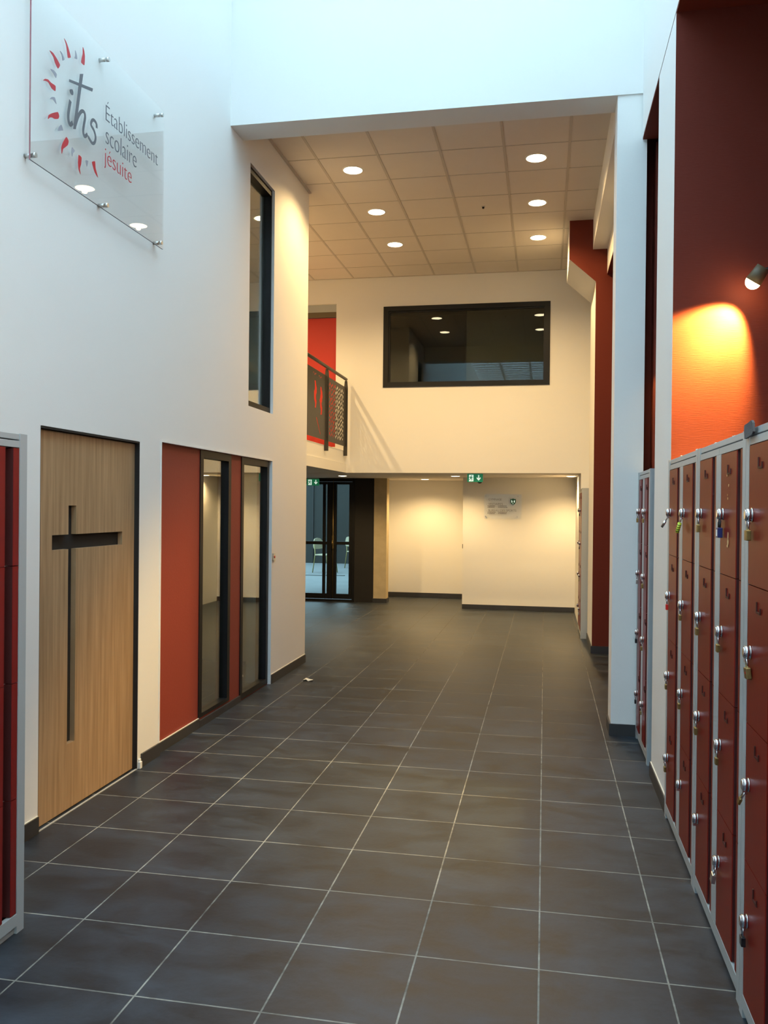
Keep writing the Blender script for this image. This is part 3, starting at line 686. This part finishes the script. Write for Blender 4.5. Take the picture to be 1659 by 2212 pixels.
def smooth_closed(p, n=3):
    P = [Vector(q) for q in p]; m_ = len(P); out = []
    for i in range(m_):
        a, b, c, d = P[i-1], P[i], P[(i+1) % m_], P[(i+2) % m_]
        for k in range(n):
            t_ = k/n; q = 0.5*((2*b)+(c-a)*t_+(2*a-5*b+4*c-d)*t_*t_+(3*b-a-3*c+d)*t_**3); out.append((b.lerp(c, t_)*0.5+q*0.5)[:])
    return out
for pl in RED:
    bm = nb(); slab(bm, smooth_closed(pl), [], MX, XS+0.0002, XS+0.0018); sp_('red_ray', bm, M['signred'])
for pl in GREY:
    bm = nb(); slab(bm, smooth_closed(pl), [], MX, XS+0.0002, XS+0.0018); sp_('grey_ray', bm, mat('pale_grey_vinyl', (0.30, 0.29, 0.33), 0.5) if 'paleg' not in M else M['paleg'])
    M.setdefault('paleg', bpy.data.materials['pale_grey_vinyl'])
bm = nb()
for k, pl in enumerate(([(4.123,3.969),(4.154,3.985),(4.086,3.658),(4.062,3.649)], [(4.021,3.890),(4.253,3.955),(4.247,3.935),(4.019,3.876)], smooth_closed([(4.032,3.843),(4.050,3.851),(4.059,3.840),(4.057,3.825),(4.044,3.819),(4.030,3.824),(4.026,3.836)]))):
    slab(bm, pl, [], MX, XS+0.0002, XS+0.0018+0.0001*k)
for pts, w in (([(4.033,3.784),(4.023,3.745),(4.014,3.701),(4.017,3.672),(4.033,3.659),(4.056,3.679)], 0.021), ([(4.080,3.674),(4.108,3.735),(4.140,3.777),(4.167,3.785),(4.176,3.762),(4.165,3.716),(4.159,3.677),(4.174,3.659),(4.202,3.681)], 0.019),
               ([(4.297,3.757),(4.293,3.780),(4.268,3.788),(4.247,3.776),(4.238,3.749),(4.269,3.731),(4.286,3.701),(4.275,3.668),(4.249,3.655),(4.209,3.672)], 0.017)):
    ribbon_mesh(bm, pts, w, MX, XS+0.0002, XS+0.0015)
sp_('emblem_letters', bm, M['signgrey'])
def wtxt(body, mt, y, z, w, h):
    o = text_obj('lettering', body, mt, Matrix.Translation(-Vector(t.location)) @ plane_x(XS+0.0003, y, z), w, h, t)
wtxt('\u00c9tablissement', M['signgrey'], 4.394, 3.846, 0.652, 0.112)
wtxt('scolaire', M['signgrey'], 4.394, 3.718, 0.366, 0.100)
wtxt('j\u00e9suite', M['signred'], 4.382, 3.572, 0.318, 0.115)

# ------------------------------------------------------------------ sports sign in the recess
YS = 13.925
t = tag(empty('direction_sign', (-0.675, YS, 1.495)), 'small clear plate lettered GYMNASE, VESTIAIRES and BUREAU DES SPORTS on the beige back wall', 'sign')
bm = nb(); box(bm, -0.98, -0.37, YS, YS+0.006, 1.495, 1.900); sp_('acrylic_plate', bm, M['acrylic'])
SX = lambda u: -0.98+(u-200)/1150*0.61
SZ = lambda v: 1.90-(v-220)/775*0.405
for u, v in ((255, 285), (245, 915), (1235, 285), (1220, 925)):
    bm = nb(); cyl(bm, (SX(u), YS-0.008, SZ(v)), (SX(u), YS, SZ(v)), 0.009, n=16); cyl(bm, (SX(u), YS+0.006, SZ(v)), (SX(u), 13.9495, SZ(v)), 0.007, n=12); sp_('standoff', bm, M['steel'])
for body, u0, u1, v0, v1 in (('- GYMNASE', 278, 740, 418, 355), ('- VESTIAIRES', 278, 775, 558, 497), ('- BUREAU DES SPORTS', 278, 1185, 762, 697)):
    text_obj('lettering', body, M['signbrown'], Matrix.Translation(-Vector(t.location)) @ plane_y(SX(u0), YS-0.0002, SZ(v0)), SX(u1)-SX(u0), SZ(v1)-SZ(v0), t, depth=0.001)
bm = nb()
for v in (590, 632, 786, 830):
    for u, n in ((345, 5), (672, 6)):
        x = u
        for k in range(n):
            w = 22+random.random()*24; box(bm, SX(x), SX(x+w), YS-0.0012, YS-0.0002, SZ(v+7), SZ(v-7)+0.001*random.random()); x += w+8
        box(bm, SX(u-36), SX(u-12), YS-0.0012, YS-0.0002, SZ(v+8), SZ(v-8))
sp_('small_print', bm, M['signbrown'])
bm = nb()
sh = [(1005, 365), (1040, 372), (1088, 350), (1135, 372), (1172, 365), (1170, 470), (1140, 525), (1088, 565), (1035, 525), (1008, 470)]
slab(bm, [(SX(u), SZ(v)) for u, v in sh], [], MY, YS-0.0015, YS-0.0002)
cr_ = sp_('crest', bm, M['crest'])
bm = nb()
for pl in ([(1040, 400), (1062, 420), (1070, 470), (1050, 490), (1038, 450)], [(1112, 420), (1138, 405), (1140, 450), (1128, 490), (1108, 465)], [(1072, 515), (1088, 500), (1104, 515), (1088, 535)]):
    slab(bm, [(SX(u), SZ(v)) for u, v in pl], [], MY, YS-0.0024, YS-0.0016)
loc(bm, t.location); link('crest_charges', bm, M['signwhite'], cr_)

# ------------------------------------------------------------------ exit signs
def exit_sign(x, y, z, label):
    t = tag(empty('exit_sign', (x, y, z)), label, 'exit sign', 'green exit signs')
    W, H = 0.225, 0.118
    bm = nb(); box(bm, -W/2, W/2, 0, 0.008, -H, 0); link('sign_plate', bm, M['green'], t)
    bm = nb(); box(bm, -W/2+0.01, W/2-0.01, -0.006, 0.014, 0.0, 0.012 if z < ZL-0.015 else 0.006); link('mounting_rail', bm, M['whitepl'], t)
    bm = nb(); box(bm, -W/2+0.026, -W/2+0.090, -0.001, -0.0001, -H+0.010, -0.014); dw = link('doorway_panel', bm, M['signwhite'], t)
    # running figure
    bm = nb(); c = -W/2+0.056
    for k, pl in enumerate(([(c-0.010, -0.040), (c+0.006, -0.036), (c+0.010, -0.060), (c-0.004, -0.070), (c-0.014, -0.062)], [(c+0.004, -0.060), (c+0.018, -0.072), (c+0.010, -0.098), (c+0.003, -0.096), (c+0.008, -0.075), (c-0.004, -0.066)],
                 [(c-0.012, -0.060), (c-0.002, -0.066), (c-0.014, -0.084), (c-0.032, -0.090), (c-0.032, -0.083), (c-0.018, -0.078)], [(c+0.004, -0.038), (c+0.022, -0.052), (c+0.030, -0.047), (c+0.030, -0.053), (c+0.021, -0.060), (c+0.002, -0.046)],
                 [(c-0.008, -0.040), (c-0.026, -0.044), (c-0.030, -0.060), (c-0.025, -0.061), (c-0.020, -0.050), (c-0.006, -0.047)])):
        slab(bm, pl, [], MY, -0.0020-0.0001*k, -0.0011)
    cyl(bm, (c+0.007, -0.0020, -0.028), (c+0.007, -0.0011, -0.028), 0.0075, n=14)
    link('running_figure', bm, M['green'], dw)
    bm = nb(); a = 0.052
    slab(bm, [(a-0.007, -0.018), (a+0.007, -0.018), (a+0.007, -0.066), (a+0.024, -0.050), (a+0.031, -0.062), (a, -0.098), (a-0.031, -0.062), (a-0.024, -0.050), (a-0.007, -0.066)], [], MY, -0.001, -0.0001)
    link('arrow', bm, M['signwhite'], t)
exit_sign(-0.990, 12.16, ZL-0.008, 'green exit sign with a down arrow hung from the low ceiling before the beige wall')
exit_sign(-4.02, 14.355, ZL-0.015, 'green exit sign above the black glazed door, half hidden by the left wall end')

# dome camera, smoke detector, wall button, paper scrap
t = tag(empty('dome_camera', (-1.04, 13.72, ZL)), 'small black dome camera under the low ceiling behind the exit sign', 'camera')
bm = nb(); cyl(bm, (0, 0, -0.06), (0, 0, 0), 0.055, 0.06, n=28); link('camera_base', bm, M['whitepl'], t)
bm = nb(); bmesh.ops.create_uvsphere(bm, u_segments=24, v_segments=12, radius=0.043)
bmesh.ops.delete(bm, geom=[v for v in bm.verts if v.co.z > 0.004], context='VERTS')
bmesh.ops.translate(bm, verts=bm.verts[:], vec=(0, 0, -0.06)); link('dome', bm, M['dark'], t, smooth=True)
t = tag(empty('smoke_detector', (-0.706, 9.40, ZC)), 'tiny round detector on a high ceiling tile between the lights', 'detector')
bm = nb(); cyl(bm, (0, 0, -0.008), (0, 0, 0), 0.022, n=20); link('detector_base', bm, M['whitepl'], t)
bm = nb(); cyl(bm, (0, 0, -0.026), (0, 0, -0.008), 0.010, 0.014, n=16); link('detector_head', bm, M['dark'], t)
t = tag(empty('wall_button', (XL, 7.60, 1.19)), 'small wall button beside the right edge of the tall ground-floor windows', 'button')
bm = nb(); box(bm, 0.0003, 0.014, -0.025, 0.025, -0.035, 0.035, bev=0.002); link('button_plate', bm, M['steel'], t)
bm = nb(); cyl(bm, (0.014, 0, 0), (0.019, 0, 0), 0.011, n=16); link('push_button', bm, M['redlock'], t)
bm = nb(); box(bm, -1.334, -1.326, 13.943, 13.9498, 1.0, 1.07); structure(link('trim_corner_catch', bm, M['dark']))
bm = nb()
pts = [(-2.262, 7.80), (-2.245, 7.84), (-2.20, 7.81), (-2.165, 7.80), (-2.155, 7.76), (-2.20, 7.745), (-2.225, 7.77), (-2.25, 7.75)]
V0 = [bm.verts.new((x, y, 0.0015+0.012*abs(math.sin(i*1.9)))) for i, (x, y) in enumerate(pts)]; V1 = [bm.verts.new((v.co.x, v.co.y, v.co.z+0.0012)) for v in V0]
bm.faces.new(V0[::-1]); bm.faces.new(V1)
for i in range(len(pts)): bm.faces.new((V0[i], V0[(i+1) % 8], V1[(i+1) % 8], V1[i]))
tag(link('paper_scrap', bm, M['paper']), 'crumpled cream paper scrap lying on the floor near the left wall end', 'paper')

# ------------------------------------------------------------------ balcony railing
t = tag(empty('balcony_railing', (-2.89, 10.4, 2.40)), 'dark metal balcony railing with pierced panels before the red door', 'railing')
xr = -2.862
for y in (8.78, 9.81, 10.85, 11.94):
    bm = nb()
    slab(bm, [(-2.888, 2.41), (-2.832, 2.41), (-2.832, 3.40), (-2.842, 3.50), (-2.878, 3.50), (-2.892 if False else -2.888, 3.40)], [], MY, y-0.006, y+0.006); sp_('post', bm, M['railmetal'])
bm = nb(); tube(bm, [(xr, 8.72, 3.525), (xr, 11.955, 3.525)], 0.022, 14); sp_('handrail', bm, M['railmetal'])
def leafy(cx, cz, w, h, a):
    P = []
    for k in range(8):
        q = 2*math.pi*k/8; u = w*math.cos(q); v = h*math.sin(q)*(0.75+0.25*abs(math.sin(q))); P.append((cx+u*math.cos(a)-v*math.sin(a), cz+u*math.sin(a)+v*math.cos(a)))
    return P
def leaf_panel(y0, y1):
    holes = []; nx, nz = int((y1-y0-0.14)/0.068), 12
    for i in range(nx):
        for j in range(nz):
            cx = y0+0.09+i*0.068+(0.010 if j % 2 else -0.008); cz = 2.635+j*0.061+(0.022 if i % 2 else 0)
            holes.append(leafy(cx, cz, 0.014+0.013*random.random(), 0.015+0.014*random.random(), random.uniform(-0.9, 0.9)))
    return holes
def ragged(cy_, z0, z1, w):
    L_, R_ = [], []; n = 12
    for k in range(n+1):
        z = z0+(z1-z0)*k/n; q = w*(0.5+0.5*math.sin(math.pi*k/n))*(0.7+0.5*random.random()); s_ = 0.018*math.sin(k*0.9)
        L_.append((cy_-q+s_, z)); R_.append((cy_+q*0.8+s_, z))
    return L_+R_[::-1]
def wave(y0, z0):
    up_ = [(y0+0.02*k, z0+0.012*math.sin(k*1.25)) for k in range(9)]
    return up_+[(y, z-0.010) for y, z in up_[::-1]]
bm = nb(); slab(bm, rect(10.865, 11.925, 2.545, 3.405), leaf_panel(10.865, 11.925), MX, xr-0.001, xr+0.001); sp_('pierced_panel', bm, M['railmetal'])
bm = nb(); slab(bm, rect(9.825, 10.835, 2.545, 3.405), [ragged(10.30, 2.92, 3.26, 0.065), ragged(10.58, 2.86, 3.22, 0.065), wave(10.18, 3.350), wave(10.45, 3.345), [(10.34, 2.80), (10.44, 2.70), (10.54, 2.60), (10.56, 2.605), (10.46, 2.71), (10.36, 2.81)]], MX, xr-0.001, xr+0.001); sp_('pierced_panel', bm, M['railmetal'])
bm = nb(); slab(bm, rect(8.795, 9.795, 2.545, 3.405), leaf_panel(8.795, 9.795), MX, xr-0.002, xr+0.002); sp_('pierced_panel', bm, M['railmetal'])

# ------------------------------------------------------------------ chairs in the courtyard
def make_chair():
    t = empty('stacking_chair')
    bm = nb()
    slab(bm, smooth_closed([(-0.20, -0.20), (0.20, -0.20), (0.21, 0.0), (0.19, 0.20), (-0.19, 0.20), (-0.21, 0.0)], 4), [], lambda u, v, d: (u, v, d), 0.44, 0.465); link('seat', bm, M['chairbeige'], t)
    bm = nb()
    slab(bm, smooth_closed([(-0.18, 0.60), (0.18, 0.60), (0.19, 0.72), (0.14, 0.84), (0.0, 0.87), (-0.14, 0.84), (-0.19, 0.72)], 4), [], lambda u, v, d: (u, 0.20+(v-0.45)*0.12+d, v), 0.0, 0.02); link('backrest', bm, M['chairbeige'], t)
    for sx in (-1, 1):
        bm = nb(); tube(bm, [(sx*0.21, -0.22, 0), (sx*0.19, -0.17, 0.44)], 0.012, 8); link('leg', bm, M['chairleg'], t)
        bm = nb(); tube(bm, [(sx*0.21, 0.25, 0), (sx*0.185, 0.19, 0.46), (sx*0.17, 0.235, 0.80)], 0.012, 8); link('leg', bm, M['chairleg'], t)
    return t
c1 = make_chair(); c1.location = (-5.02, 22.4, 0); c1.rotation_euler = (0, 0, 2.6)
tag(c1, 'beige chair with yellow legs seen through the right door glass', 'chair', 'chairs in the courtyard')
c2 = copy_tree(c1); c2.location = (-5.42, 20.6, 0); c2.rotation_euler = (0, 0, 1.2)
tag(c2, 'beige chair seen low through the left door glass', 'chair', 'chairs in the courtyard')
